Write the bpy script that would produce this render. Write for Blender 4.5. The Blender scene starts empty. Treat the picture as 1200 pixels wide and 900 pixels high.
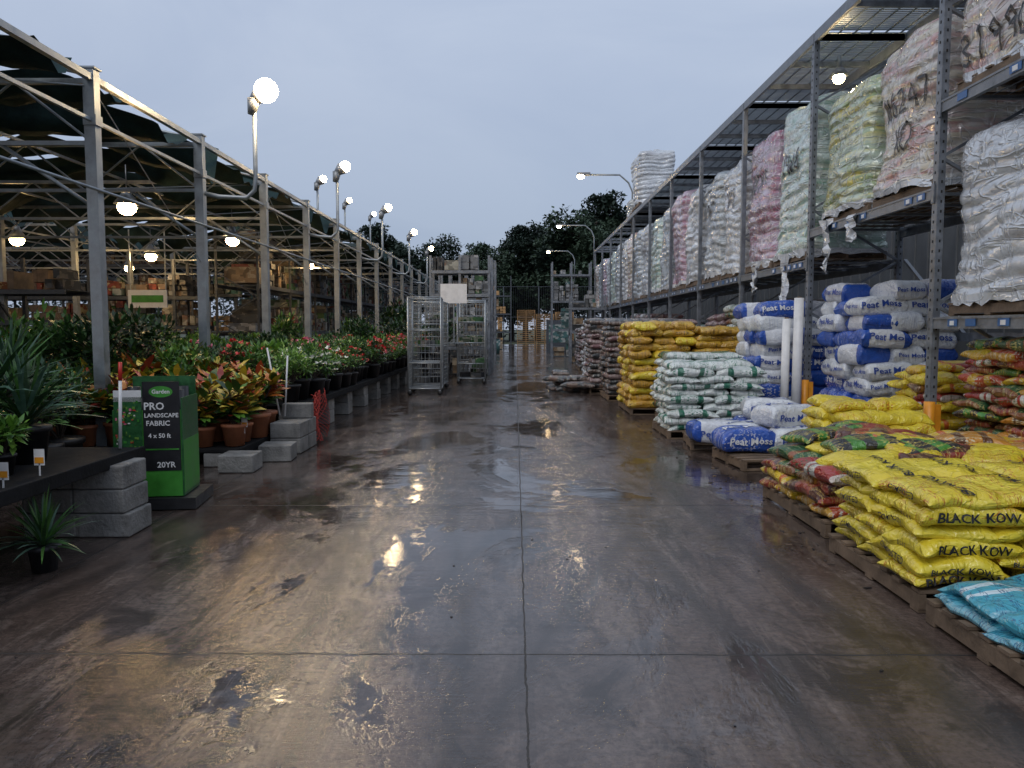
import bpy, math, random
from math import sin, cos, pi, radians
from mathutils import Vector, Matrix, noise
random.seed(7)
R=random.random
def U(a,b): return a+(b-a)*R()
sc=bpy.context.scene
# ------------------------------------------------------------------ materials
def new_mat(name):
    m=bpy.data.materials.new(name); m.use_nodes=True
    nt=m.node_tree; b=nt.nodes['Principled BSDF']
    return m,nt,b
def ramp(nt,src,stops):
    r=nt.nodes.new('ShaderNodeValToRGB')
    e=r.color_ramp.elements
    while len(e)<len(stops): e.new(0.5)
    for i,(p,c) in enumerate(stops):
        e[i].position=p
        e[i].color=(c,c,c,1) if isinstance(c,(int,float)) else (*c,1)
    nt.links.new(src,r.inputs[0]); return r.outputs[0]
def mixc(nt,f,a,b,mode='MIX'):
    n=nt.nodes.new('ShaderNodeMix'); n.data_type='RGBA'; n.blend_type=mode
    for s,v in ((n.inputs[0],f),(n.inputs[6],a),(n.inputs[7],b)):
        if hasattr(v,'links'): nt.links.new(v,s)
        elif isinstance(v,(int,float)): s.default_value=v
        else: s.default_value=(*v,1)
    return n.outputs[2]
def math_(nt,op,a,b=0.0,c=None):
    n=nt.nodes.new('ShaderNodeMath'); n.operation=op
    for i,v in enumerate((a,b,c)):
        if v is None: continue
        if hasattr(v,'links'): nt.links.new(v,n.inputs[i])
        else: n.inputs[i].default_value=v
    return n.outputs[0]
def coords(nt,scale=(1,1,1),kind='Object',rot=(0,0,0)):
    tc=nt.nodes.new('ShaderNodeTexCoord'); mp=nt.nodes.new('ShaderNodeMapping')
    mp.inputs['Scale'].default_value=scale; mp.inputs['Rotation'].default_value=rot
    nt.links.new(tc.outputs[kind],mp.inputs[0]); return mp.outputs[0]
def noise_(nt,vec,scale,detail=4,rough=.55,dist=0):
    n=nt.nodes.new('ShaderNodeTexNoise'); n.inputs['Scale'].default_value=scale
    n.inputs['Detail'].default_value=detail; n.inputs['Roughness'].default_value=rough
    n.inputs['Distortion'].default_value=dist
    nt.links.new(vec,n.inputs['Vector']); return n.outputs['Fac']
def ridge(nt,n,w=.12):
    a=math_(nt,'ABSOLUTE',math_(nt,'SUBTRACT',n,.5))
    return math_(nt,'SUBTRACT',1.0,math_(nt,'MINIMUM',math_(nt,'DIVIDE',a,w),1.0))
def bump_(nt,b,h,strength,dist=.01,prev=None):
    n=nt.nodes.new('ShaderNodeBump'); n.inputs['Strength'].default_value=strength
    n.inputs['Distance'].default_value=dist
    nt.links.new(h,n.inputs['Height'])
    if prev: nt.links.new(prev,n.inputs['Normal'])
    nt.links.new(n.outputs[0],b.inputs['Normal']); return n.outputs[0]
def simple(name,col,rough=.5,metal=0,amt=.3,scale=6,bump=.15,spec=.5,bs=40):
    m,nt,b=new_mat(name)
    v=coords(nt); f=noise_(nt,v,scale,5,.65)
    lo=tuple(c*(1-amt) for c in col); hi=tuple(min(1,c*(1+amt)) for c in col)
    nt.links.new(ramp(nt,f,[(.3,lo),(.7,hi)]),b.inputs['Base Color'])
    nt.links.new(ramp(nt,f,[(.3,max(.03,rough-.12)),(.7,min(1,rough+.12))]),b.inputs['Roughness'])
    b.inputs['Metallic'].default_value=metal
    b.inputs['Specular IOR Level'].default_value=spec
    if bump: bump_(nt,b,noise_(nt,v,bs,3),bump,.01)
    return m
def carton(name,col,lab):
    m,nt,b=new_mat(name)
    v=coords(nt,(3.1,3.1,4.3)); vo=nt.nodes.new('ShaderNodeTexVoronoi'); vo.distance='CHEBYCHEV'; vo.inputs['Scale'].default_value=1.6
    nt.links.new(v,vo.inputs['Vector'])
    sp=nt.nodes.new('ShaderNodeSeparateColor'); nt.links.new(vo.outputs['Color'],sp.inputs[0])
    c=mixc(nt,ramp(nt,sp.outputs[0],[(.60,0.0),(.62,1.0)]),col,lab)
    c=mixc(nt,ramp(nt,sp.outputs[1],[(.72,0.0),(.74,.8)]),c,tuple(x*.3 for x in col))
    c=mixc(nt,ramp(nt,noise_(nt,v,1.2,4,.6),[(.35,.5),(.6,0.0)]),c,tuple(x*.45 for x in col))
    nt.links.new(c,b.inputs['Base Color']); b.inputs['Roughness'].default_value=.6
    return m
def emis(name,col,s):
    m=bpy.data.materials.new(name); m.use_nodes=True; nt=m.node_tree
    nt.nodes.clear(); e=nt.nodes.new('ShaderNodeEmission'); o=nt.nodes.new('ShaderNodeOutputMaterial')
    e.inputs[0].default_value=(*col,1); e.inputs[1].default_value=s
    nt.links.new(e.outputs[0],o.inputs[0]); return m
def leafmat(name,c1,c2,rough=.4):
    m,nt,b=new_mat(name)
    oi=nt.nodes.new('ShaderNodeObjectInfo')
    v=coords(nt); f=noise_(nt,v,9,3,.7)
    f2=math_(nt,'ADD',f,math_(nt,'MULTIPLY',math_(nt,'SUBTRACT',oi.outputs['Random'],.5),.5))
    nt.links.new(ramp(nt,f2,[(.3,c1),(.72,c2)]),b.inputs['Base Color'])
    b.inputs['Roughness'].default_value=rough
    return m
def bagmat(name,A,B,C,rough=.28,band=.26,pr=.85,inner=0.0,endc=.8,wr=1.0):
    m,nt,b=new_mat(name)
    tc=nt.nodes.new('ShaderNodeTexCoord'); sp=nt.nodes.new('ShaderNodeSeparateXYZ')
    nt.links.new(tc.outputs['UV'],sp.inputs[0])
    fu=math_(nt,'FRACT',sp.outputs[0]); fv=math_(nt,'FRACT',sp.outputs[1])
    du=math_(nt,'ABSOLUTE',math_(nt,'SUBTRACT',fu,.5))
    inb=math_(nt,'MULTIPLY',math_(nt,'LESS_THAN',du,band),math_(nt,'GREATER_THAN',du,inner))
    edge=math_(nt,'GREATER_THAN',du,.44)
    inb=math_(nt,'MAXIMUM',inb,math_(nt,'MULTIPLY',edge,endc))
    c=mixc(nt,inb,A,B)
    if pr>0:
        mp=nt.nodes.new('ShaderNodeMapping'); mp.inputs['Scale'].default_value=(1,4.5,1)
        nt.links.new(tc.outputs['UV'],mp.inputs[0])
        p=noise_(nt,mp.outputs[0],20,1,.4); big=noise_(nt,mp.outputs[0],2.4,0,.4)
        prm=math_(nt,'MULTIPLY',math_(nt,'GREATER_THAN',p,.56),math_(nt,'GREATER_THAN',big,.5))
        c=mixc(nt,math_(nt,'MULTIPLY',prm,pr),c,C)
    ov=coords(nt); dirt=noise_(nt,ov,3,5,.75)
    c=mixc(nt,ramp(nt,dirt,[(.48,0.0),(.8,.5)]),c,tuple(x*.45 for x in A))
    nt.links.new(c,b.inputs['Base Color']); b.inputs['Roughness'].default_value=rough
    b.inputs['Specular IOR Level'].default_value=.65
    n1=noise_(nt,ov,6.5,3,.55,1.8)
    r1=ridge(nt,noise_(nt,ov,7,1,.5,1.2),.07)
    p=bump_(nt,b,n1,.8*wr,.032); bump_(nt,b,r1,.55*wr,.010,p)
    return m
def filmmat(name,tint,tint2,white=(.62,.66,.70),cover=.5):
    m,nt,b=new_mat(name)
    v=coords(nt,(1,1,3.0)); f=noise_(nt,v,1.3,5,.65,.8)
    v2=coords(nt); g=noise_(nt,v2,2.2,3,.55,1.6)
    vb=coords(nt,(1.0,1.0,7))
    c=mixc(nt,ramp(nt,noise_(nt,vb,1.7,1),[(.47,0.0),(.52,1.0)]),tint,tint2)
    c=mixc(nt,ramp(nt,noise_(nt,vb,5,2),[(.55,0.0),(.60,.75)]),c,tuple(x*.25 for x in tint2))
    c=mixc(nt,ramp(nt,f,[(cover-.14,0.12),(cover+.12,.88)]),c,white)
    vd=coords(nt,(2.6,2.6,.8),rot=(.45,.4,0)); vd2=coords(nt,(.8,.8,2.6),rot=(-.4,.3,0))
    r1=ridge(nt,noise_(nt,vd,1.7,2,.5,1.0),.045); r2=ridge(nt,noise_(nt,vd2,1.8,2,.5,1.2),.04)
    rr=math_(nt,'MAXIMUM',r1,r2)
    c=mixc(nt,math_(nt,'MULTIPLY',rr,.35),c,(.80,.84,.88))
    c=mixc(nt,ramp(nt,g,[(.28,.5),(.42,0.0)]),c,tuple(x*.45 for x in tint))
    nt.links.new(c,b.inputs['Base Color'])
    b.inputs['Roughness'].default_value=.24; b.inputs['Specular IOR Level'].default_value=.6
    b.inputs['Coat Weight'].default_value=.8; b.inputs['Coat Roughness'].default_value=.10
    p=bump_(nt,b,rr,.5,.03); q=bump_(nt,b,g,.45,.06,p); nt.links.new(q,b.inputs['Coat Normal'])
    return m

M={}
M['galv']=simple('galvanised',(.28,.31,.335),.42,.55,.25,5,.08)
M['rack']=simple('rack_grey_paint',(.17,.19,.22),.42,.25,.4,7,.1)
M['rackd']=simple('rack_dark',(.06,.07,.085),.5,.2,.3,7,.1)
M['deck']=simple('deck_wire',(.24,.27,.30),.45,.6,.2,5,0)
M['black']=simple('black_plastic',(.018,.018,.02),.45,0,.3,8,.1)
M['bench']=simple('bench_top_black',(.015,.015,.016),.75,0,.4,6,.3,.15)
M['hole']=simple('hole_dark',(.01,.01,.01),.8,0,.1,8,0)
M['blue_label']=simple('label_blue',(.03,.12,.32),.4,0,.2,9,0)
M['white_label']=simple('label_white',(.7,.72,.74),.4,0,.1,9,0)
M['wood']=simple('pallet_wood',(.15,.105,.07),.7,0,.5,5,.4)
M['wood2']=simple('new_wood',(.42,.25,.11),.7,0,.4,2,.3)
M['cmu']=simple('concrete_block',(.20,.195,.185),.75,0,.5,4,1.0)
M['terra']=simple('terracotta',(.42,.15,.07),.6,0,.25,7,.15)
M['orange']=simple('orange_guard',(.75,.30,.02),.45,0,.2,6,.1)
M['cloth']=simple('shade_cloth',(.016,.034,.036),.85,0,.5,3,.6,.2)
M['ink']=simple('ink_black',(.012,.012,.015),.4,0,.1,9,0)
M['inkblue']=simple('ink_blue',(.02,.06,.30),.4,0,.1,9,0)
M['green']=simple('print_green',(.045,.24,.03),.4,0,.3,5,.05)
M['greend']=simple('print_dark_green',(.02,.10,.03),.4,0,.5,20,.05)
M['red']=simple('red_plastic',(.55,.03,.02),.45,0,.2,6,.05)
M['white']=simple('white_plastic',(.7,.7,.7),.4,0,.12,6,.05)
M['card']=carton('cardboard',(.22,.15,.09),(.32,.27,.20))
M['cream']=carton('cream_carton',(.34,.33,.28),(.16,.09,.06))
M['teal']=carton('teal_carton',(.05,.13,.13),(.32,.35,.34))
M['redbox']=carton('red_carton',(.22,.05,.035),(.40,.35,.22))
M['dkbox']=carton('dark_carton',(.04,.045,.05),(.14,.13,.12))
M['grnbox']=carton('green_carton',(.05,.14,.05),(.35,.35,.28))
M['greybox']=carton('grey_carton',(.17,.18,.19),(.35,.36,.37))
M['bark']=simple('bark',(.06,.045,.035),.85,0,.4,5,.5)
M['wall']=simple('metal_siding',(.14,.15,.16),.6,0,.2,2,.1)
M['lamp']=emis('lamp_glow',(1,.72,.38),150)
M['lamp_in']=emis('lamp_glow_inside',(1,.64,.28),105)
M['lamp_far']=emis('lamp_glow_far',(1,.72,.38),110)
M['housing']=simple('lamp_housing',(.25,.26,.27),.4,.5,.2,6,0)
M['grille']=simple('cart_wire',(.36,.39,.41),.4,.6,.2,6,0)
M['netred']=simple('net_red',(.42,.035,.025),.6,0,.4,9,0)
# bags
M['yel']=bagmat('bag_yellow',(.70,.54,.035),(.74,.60,.05),(.45,.06,.02),.25,.2,.0)
M['yelp']=bagmat('bag_yellow_printed',(.68,.52,.035),(.74,.60,.05),(.45,.08,.02),.25,.2,.7)
M['yel2']=bagmat('bag_yellow_orange',(.68,.47,.03),(.55,.11,.02),(.6,.55,.4),.28,.30,.8,.22,.2)
M['gold']=bagmat('bag_gold',(.54,.34,.04),(.50,.27,.03),(.08,.04,.02),.3,.2,.9)
M['ltblue']=bagmat('bag_lightblue',(.06,.34,.44),(.55,.66,.70),(.02,.10,.22),.28,.10,.9,.04,.2)
M['brown']=bagmat('bag_brown_red',(.09,.028,.018),(.30,.04,.02),(.60,.45,.12),.3,.2)
M['dkgreen']=bagmat('bag_green_dark',(.03,.10,.04),(.28,.08,.03),(.55,.5,.2),.3,.26,.8,.14)
M['redorg']=bagmat('bag_red_orange',(.42,.06,.02),(.55,.34,.03),(.65,.65,.55),.3,.24,.9,.1)
M['redwh']=bagmat('bag_red_white',(.32,.03,.025),(.60,.58,.52),(.05,.12,.05),.3,.14,.9,.03)
M['blkgrn']=bagmat('bag_black_green',(.03,.03,.03),(.07,.24,.04),(.65,.5,.1),.3,.24,.9,.08)
M['orgbr']=bagmat('bag_orange_brown',(.50,.22,.03),(.12,.05,.02),(.65,.6,.4),.3,.22,.9,.1)
M['whgreen']=bagmat('bag_white_green',(.64,.68,.66),(.02,.15,.09),(.04,.20,.13),.28,.27,.9,.17,.0)
M['whbag']=bagmat('bag_white',(.60,.61,.62),(.45,.47,.5),(.15,.16,.2),.3,.2)
M['peatw']=bagmat('bale_white',(.66,.69,.72),(.67,.70,.73),(.10,.14,.35),.26,.4,.35,0,.8,.7)
M['peatb']=bagmat('bale_blue',(.02,.07,.36),(.03,.10,.45),(.62,.64,.70),.26,.30,.6,0,.8,.7)
M['peatm']=bagmat('bale_blue_white',(.02,.08,.38),(.66,.68,.72),(.02,.08,.38),.26,.33,.0,0,.0,.7)
M['dkbag']=bagmat('bag_dark',(.04,.045,.05),(.14,.09,.07),(.35,.35,.33),.32,.2)
M['purp']=bagmat('bag_mauve',(.19,.10,.11),(.32,.25,.25),(.55,.5,.45),.32,.2)
# films
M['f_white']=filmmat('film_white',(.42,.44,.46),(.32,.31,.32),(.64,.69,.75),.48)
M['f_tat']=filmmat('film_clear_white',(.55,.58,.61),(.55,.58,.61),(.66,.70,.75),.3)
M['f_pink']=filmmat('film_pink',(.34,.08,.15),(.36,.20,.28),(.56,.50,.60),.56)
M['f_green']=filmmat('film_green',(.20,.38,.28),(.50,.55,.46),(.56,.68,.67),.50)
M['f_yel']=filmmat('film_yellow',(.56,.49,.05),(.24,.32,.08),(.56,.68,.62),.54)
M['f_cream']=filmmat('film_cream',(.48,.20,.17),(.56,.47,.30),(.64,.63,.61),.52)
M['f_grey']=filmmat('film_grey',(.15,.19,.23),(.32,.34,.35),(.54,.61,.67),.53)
# leaves
M['l_dark']=leafmat('leaf_dark',(.014,.04,.014),(.05,.12,.035))
M['l_mid']=leafmat('leaf_mid',(.03,.09,.018),(.09,.21,.045))
M['l_lite']=leafmat('leaf_light',(.08,.20,.025),(.20,.36,.06))
M['l_blue']=leafmat('leaf_bluegreen',(.04,.09,.06),(.12,.20,.14))
M['l_yel']=leafmat('leaf_yellow',(.42,.32,.03),(.58,.48,.06))
M['l_org']=leafmat('leaf_orange',(.42,.12,.02),(.58,.24,.03))
M['l_red']=leafmat('leaf_red',(.24,.02,.015),(.42,.06,.03))
M['fl_red']=leafmat('flower_red',(.55,.02,.03),(.7,.06,.06))
M['fl_pink']=leafmat('flower_pink',(.6,.10,.20),(.70,.25,.34))
M['fl_white']=leafmat('flower_white',(.7,.7,.64),(.85,.85,.8))
M['fl_org']=leafmat('flower_orange',(.7,.25,.02),(.8,.4,.03))
M['l_tree']=leafmat('tree_leaf',(.012,.028,.020),(.048,.082,.048),.7)

# ------------------------------------------------------------------ mesh builder
class MB:
    def __init__(s): s.v=[];s.f=[];s.m=[];s.sm=[];s.uv=[];s.mats=[]
    def mi(s,k):
        if k not in s.mats: s.mats.append(k)
        return s.mats.index(k)
    def add(s,vs,fs,mat,smooth=False,uvs=None):
        o=len(s.v); k=s.mi(mat); s.v.extend([tuple(p) for p in vs])
        s.uv.extend(uvs if uvs else [(0,0)]*len(vs))
        for f in fs: s.f.append(tuple(i+o for i in f)); s.m.append(k); s.sm.append(smooth)
    def box(s,c,d,mat,rz=0,M4=None):
        x,y,z=[q/2 for q in d]
        vs=[Vector((a*x,b*y,e*z)) for e in(-1,1) for a,b in((-1,-1),(1,-1),(1,1),(-1,1))]
        if rz: 
            r=Matrix.Rotation(rz,3,'Z'); vs=[r@p for p in vs]
        vs=[p+Vector(c) for p in vs]
        if M4: vs=[M4@p for p in vs]
        s.add(vs,[(3,2,1,0),(4,5,6,7),(0,1,5,4),(1,2,6,5),(2,3,7,6),(3,0,4,7)],mat)
    def beam(s,a,b,w,h,mat):
        a=Vector(a);b=Vector(b);d=(b-a).normalized()
        up=Vector((0,0,1)) if abs(d.z)<.95 else Vector((1,0,0))
        sx=d.cross(up).normalized()*w/2; sy=sx.cross(d).normalized()*h/2
        vs=[p+i*sx+j*sy for p in(a,b) for i,j in((-1,-1),(1,-1),(1,1),(-1,1))]
        s.add(vs,[(3,2,1,0),(4,5,6,7),(0,1,5,4),(1,2,6,5),(2,3,7,6),(3,0,4,7)],mat)
    def tube(s,pts,rad,mat,n=8,caps=True):
        pts=[Vector(p) for p in pts]; rs=rad if isinstance(rad,(list,tuple)) else [rad]*len(pts)
        vs=[];prev=None
        for i,p in enumerate(pts):
            d=(pts[min(i+1,len(pts)-1)]-pts[max(i-1,0)]).normalized()
            if prev is None:
                up=Vector((0,0,1)) if abs(d.z)<.9 else Vector((1,0,0)); u=d.cross(up).normalized()
            else: u=(prev-d*prev.dot(d)).normalized()
            prev=u; w=d.cross(u)
            for k in range(n):
                a=2*pi*k/n; vs.append(p+(u*cos(a)+w*sin(a))*rs[i])
        fs=[]
        for i in range(len(pts)-1):
            for k in range(n):
                k2=(k+1)%n; fs.append((i*n+k,i*n+k2,(i+1)*n+k2,(i+1)*n+k))
        if caps: fs.append(tuple(range(n-1,-1,-1))); fs.append(tuple(range((len(pts)-1)*n,len(pts)*n)))
        s.add(vs,fs,mat,True)
    def sphere(s,c,r,mat,n=12,sz=1):
        vs=[];fs=[];h=n//2
        for i in range(h+1):
            t=pi*i/h
            for k in range(n):
                a=2*pi*k/n; vs.append((c[0]+r*sin(t)*cos(a),c[1]+r*sin(t)*sin(a),c[2]+sz*r*cos(t)))
        for i in range(h):
            for k in range(n):
                k2=(k+1)%n; fs.append((i*n+k,(i+1)*n+k,(i+1)*n+k2,i*n+k2))
        s.add(vs,fs,mat,True)
    def mesh(s,name):
        me=bpy.data.meshes.new(name); me.from_pydata(s.v,[],s.f)
        for k in s.mats: me.materials.append(M[k])
        me.polygons.foreach_set('material_index',s.m); me.polygons.foreach_set('use_smooth',s.sm)
        ul=me.uv_layers.new(name='UVMap'); idx=[0]*len(me.loops); me.loops.foreach_get('vertex_index',idx)
        flat=[]
        for i in idx: flat.extend(s.uv[i])
        ul.data.foreach_set('uv',flat); me.update(); return me
    def obj(s,name,loc=(0,0,0),bevel=0,parent=None):
        o=bpy.data.objects.new(name,s.mesh(name)); sc.collection.objects.link(o); o.location=loc
        if bevel:
            b=o.modifiers.new('bevel','BEVEL'); b.width=bevel; b.segments=2; b.limit_method='ANGLE'
        if parent: o.parent=parent
        return o
def inst(name,me,loc,rz=0,s=1):
    o=bpy.data.objects.new(name,me); sc.collection.objects.link(o); o.location=loc
    o.rotation_euler=(0,0,rz); o.scale=(s,s,s) if not isinstance(s,tuple) else s; return o
_tx={}
def text_geo(t,xh=True):
    if t in _tx: return _tx[t]
    c=bpy.data.curves.new('t','FONT'); c.body=t; c.align_x='CENTER'; c.align_y='CENTER'; c.resolution_u=2; c.offset=.02
    o=bpy.data.objects.new('t',c); sc.collection.objects.link(o)
    dg=bpy.context.evaluated_depsgraph_get(); dg.update(); me=o.evaluated_get(dg).to_mesh()
    vs=[v.co.copy() for v in me.vertices]; fs=[tuple(p.vertices) for p in me.polygons]
    w=max(v.x for v in vs)-min(v.x for v in vs)
    o.evaluated_get(dg).to_mesh_clear(); bpy.data.objects.remove(o); bpy.data.curves.remove(c)
    _tx[t]=(vs,fs,w); return _tx[t]
def flat_text(mb,t,origin,ux,uy,size,mat,stretch=1):
    vs,fs,w=text_geo(t); o=Vector(origin);ux=Vector(ux);uy=Vector(uy)
    mb.add([o+ux*v.x*size*stretch+uy*v.y*size for v in vs],fs,mat)
GL={'0':[[(.1,.5),(.2,.95),(.6,1),(.75,.5),(.55,0),(.2,.05),(.1,.5)]],'1':[[(.3,.8),(.45,1),(.4,0)]],
'2':[[(.1,.8),(.4,1),(.7,.75),(.1,0),(.75,.05)]],'3':[[(.1,.9),(.5,1),(.65,.75),(.3,.55),(.7,.3),(.4,0),(.1,.1)]],
'4':[[(.5,1),(.1,.4),(.8,.45)],[(.6,.75),(.55,0)]],'5':[[(.7,1),(.2,.95),(.15,.55),(.6,.55),(.65,.15),(.1,0)]],
'6':[[(.6,1),(.2,.6),(.15,.15),(.5,0),(.7,.3),(.4,.5),(.15,.3)]],'7':[[(.1,.95),(.75,1),(.35,0)]],
'8':[[(.4,.55),(.15,.8),(.4,1),(.65,.8),(.4,.55),(.1,.2),(.4,0),(.7,.25),(.4,.55)]],'9':[[(.65,.7),(.35,.5),(.15,.8),(.45,1),(.65,.7),(.6,0)]],
'N':[[(.1,0),(.15,1),(.65,0),(.75,1)]],'X':[[(.1,1),(.7,0)],[(.7,1),(.1,0)]],'W':[[(0,1),(.2,0),(.4,.7),(.6,0),(.8,1)]],'P':[[(.15,0),(.2,1),(.65,.9),(.6,.55),(.2,.5)]],
'M':[[(.05,0),(.15,1),(.4,.4),(.65,1),(.8,0)]],'O':[[(.4,1.05),(.0,.75),(.0,.2),(.4,-.1),(.85,.2),(.85,.75),(.4,1.05)]],' ':[]}

# ------------------------------------------------------------------ bags
def nz(p,fr,seed): return noise.noise_vector(Vector((p[0]*fr+seed,p[1]*fr-seed*.7,p[2]*fr+seed*1.3)))
def add_bag(mb,c,a,b,h,rz,mat,seed,txt=None,tilt=0,amp=1.0,sq=5):
    nx,ny=17,13
    rot=Matrix.Rotation(rz,3,'Z')@Matrix.Rotation(tilt,3,'Y'); C=Vector(c)
    def prof(s): return max(0,1-abs(s)**sq)**(1/2.4)
    def xf(p):
        p=Vector(p)
        q=p+Vector(nz(p,4.5,seed))*.028*amp+Vector(nz(p,11,seed))*.009*amp
        q.z-=.035*amp*max(0,abs(p.x)/a-.55)
        return rot@q+C
    vs=[];uv=[];fs=[]
    ou,ov=int(seed*7)%17,int(seed*13)%23
    for side in(1,-1):
        for j in range(ny):
            for i in range(nx):
                sx=sin((i/(nx-1)*2-1)*pi/2); sy=sin((j/(ny-1)*2-1)*pi/2)
                z=side*h*prof(sx)*prof(sy)
                ex=1-.06*(1-abs(sy)**2)*(abs(sx)**6); ey=1-.06*(1-abs(sx)**2)*(abs(sy)**6)
                vs.append(xf((a*sx*ex,b*sy*ey,z))); uv.append((ou+.02+.96*(sx+1)/2,ov+.02+.96*(sy+1)/2))
    o2=nx*ny
    for j in range(ny-1):
        for i in range(nx-1):
            k=j*nx+i
            fs.append((k,k+1,k+nx+1,k+nx)); fs.append((o2+k,o2+k+nx,o2+k+nx+1,o2+k+1))
    mb.add(vs,fs,mat,True,uv)
    for tt in (txt or []):
        t,face,size,tm,off=tt
        tv,tf,w=text_geo(t); out=[]
        for v in tv:
            if face=='top':
                x=v.x*size+off[0]; y=v.y*size+off[1]
                z=h*prof(x/a)*prof(y/b)+.010; out.append(xf((x,y,z)))
            elif face in('-y','+y'):
                sg=-1 if face=='-y' else 1
                x=v.x*size*(-sg)+off[0]; z=v.y*size*.9+off[1]; zz=min(.97,abs(z)/(h*max(.2,prof(x/a))))
                y=b*(1-zz**2.4)**(1/sq); out.append(xf((x,sg*(y+.006),z)))
            else:
                sg=-1 if face=='-x' else 1
                y=v.x*size*sg+off[0]; z=v.y*size*.9+off[1]; zz=min(.97,abs(z)/(h*max(.2,prof(y/b))))
                x=a*(1-zz**2.4)**(1/sq); out.append(xf((sg*(x+.006),y,z)))
        mb.add(out,tf,tm)
def pallet(mb,x0,x1,y0,y1,z=0.002,rz=0,h=.13,mat='wood'):
    cx,cy=(x0+x1)/2,(y0+y1)/2; w=x1-x0; d=y1-y0
    T=Matrix.Translation((cx,cy,z))@Matrix.Rotation(rz,4,'Z')
    n=7
    for i in range(n):
        y=-d/2+.05+(d-.1)*i/(n-1)
        mb.box((0,y,h-.01),(w*U(.98,1.01),.09,.018),mat,0,T)
    for x in(-w/2+.03,0,w/2-.03): mb.box((x,0,h/2-.001),(.04,d,h-.045),mat,0,T)
    for y in(-d/2+.05,0,d/2-.05): mb.box((0,y,.011),(w*.99,.09,.018),mat,0,T)
def bag_stack(name,x0,x1,y0,y1,h,mats,bag=(.62,.40,.12),z0=.0,pal=True,jit=.03,txt=None,amp=1.0,top_partial=False,mixlayer=False,sq=5,rz0=0):
    mb=MB(); zb=z0
    if pal: pallet(mb,x0-.02,x1+.02,y0-.02,y1+.02,z0+.002); zb=z0+.135
    L=max(1,round((h-(zb-z0))/(bag[2]*.86))); lh=(h-(zb-z0))/L
    W=x1-x0;D=y1-y0
    for l in range(L):
        alt=l%2
        lx,ly=(bag[0],bag[1]) if alt==0 else (bag[1],bag[0])
        nx=max(1,round(W/lx)); ny=max(1,round(D/ly))
        cw,cd=W/nx,D/ny
        lm=mats[int(R()*len(mats))]
        for i in range(nx):
            for j in range(ny):
                if top_partial and l==L-1 and R()<.35: continue
                c=(x0+cw*(i+.5)+U(-jit,jit),y0+cd*(j+.5)+U(-jit,jit),zb+lh*(l+.5))
                hh=lh*.5*U(1.12,1.32)
                m=lm if mixlayer else mats[int(R()*len(mats))]
                outer=(i==0 or j==0 or l==L-1)
                if alt==0: ha,hb,rz=cw/2*1.04,cd/2*1.05,0
                else: ha,hb,rz=cd/2*1.04,cw/2*1.05,pi/2
                T=None
                if txt and outer:
                    T=txt(alt,i,j,l==L-1,ha,hb,hh,m)
                add_bag(mb,c,ha,hb,hh,rz+U(-.07,.07)+rz0,m,U(0,90),T,U(-.04,.04),amp,sq)
    return mb.obj(name)

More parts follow.
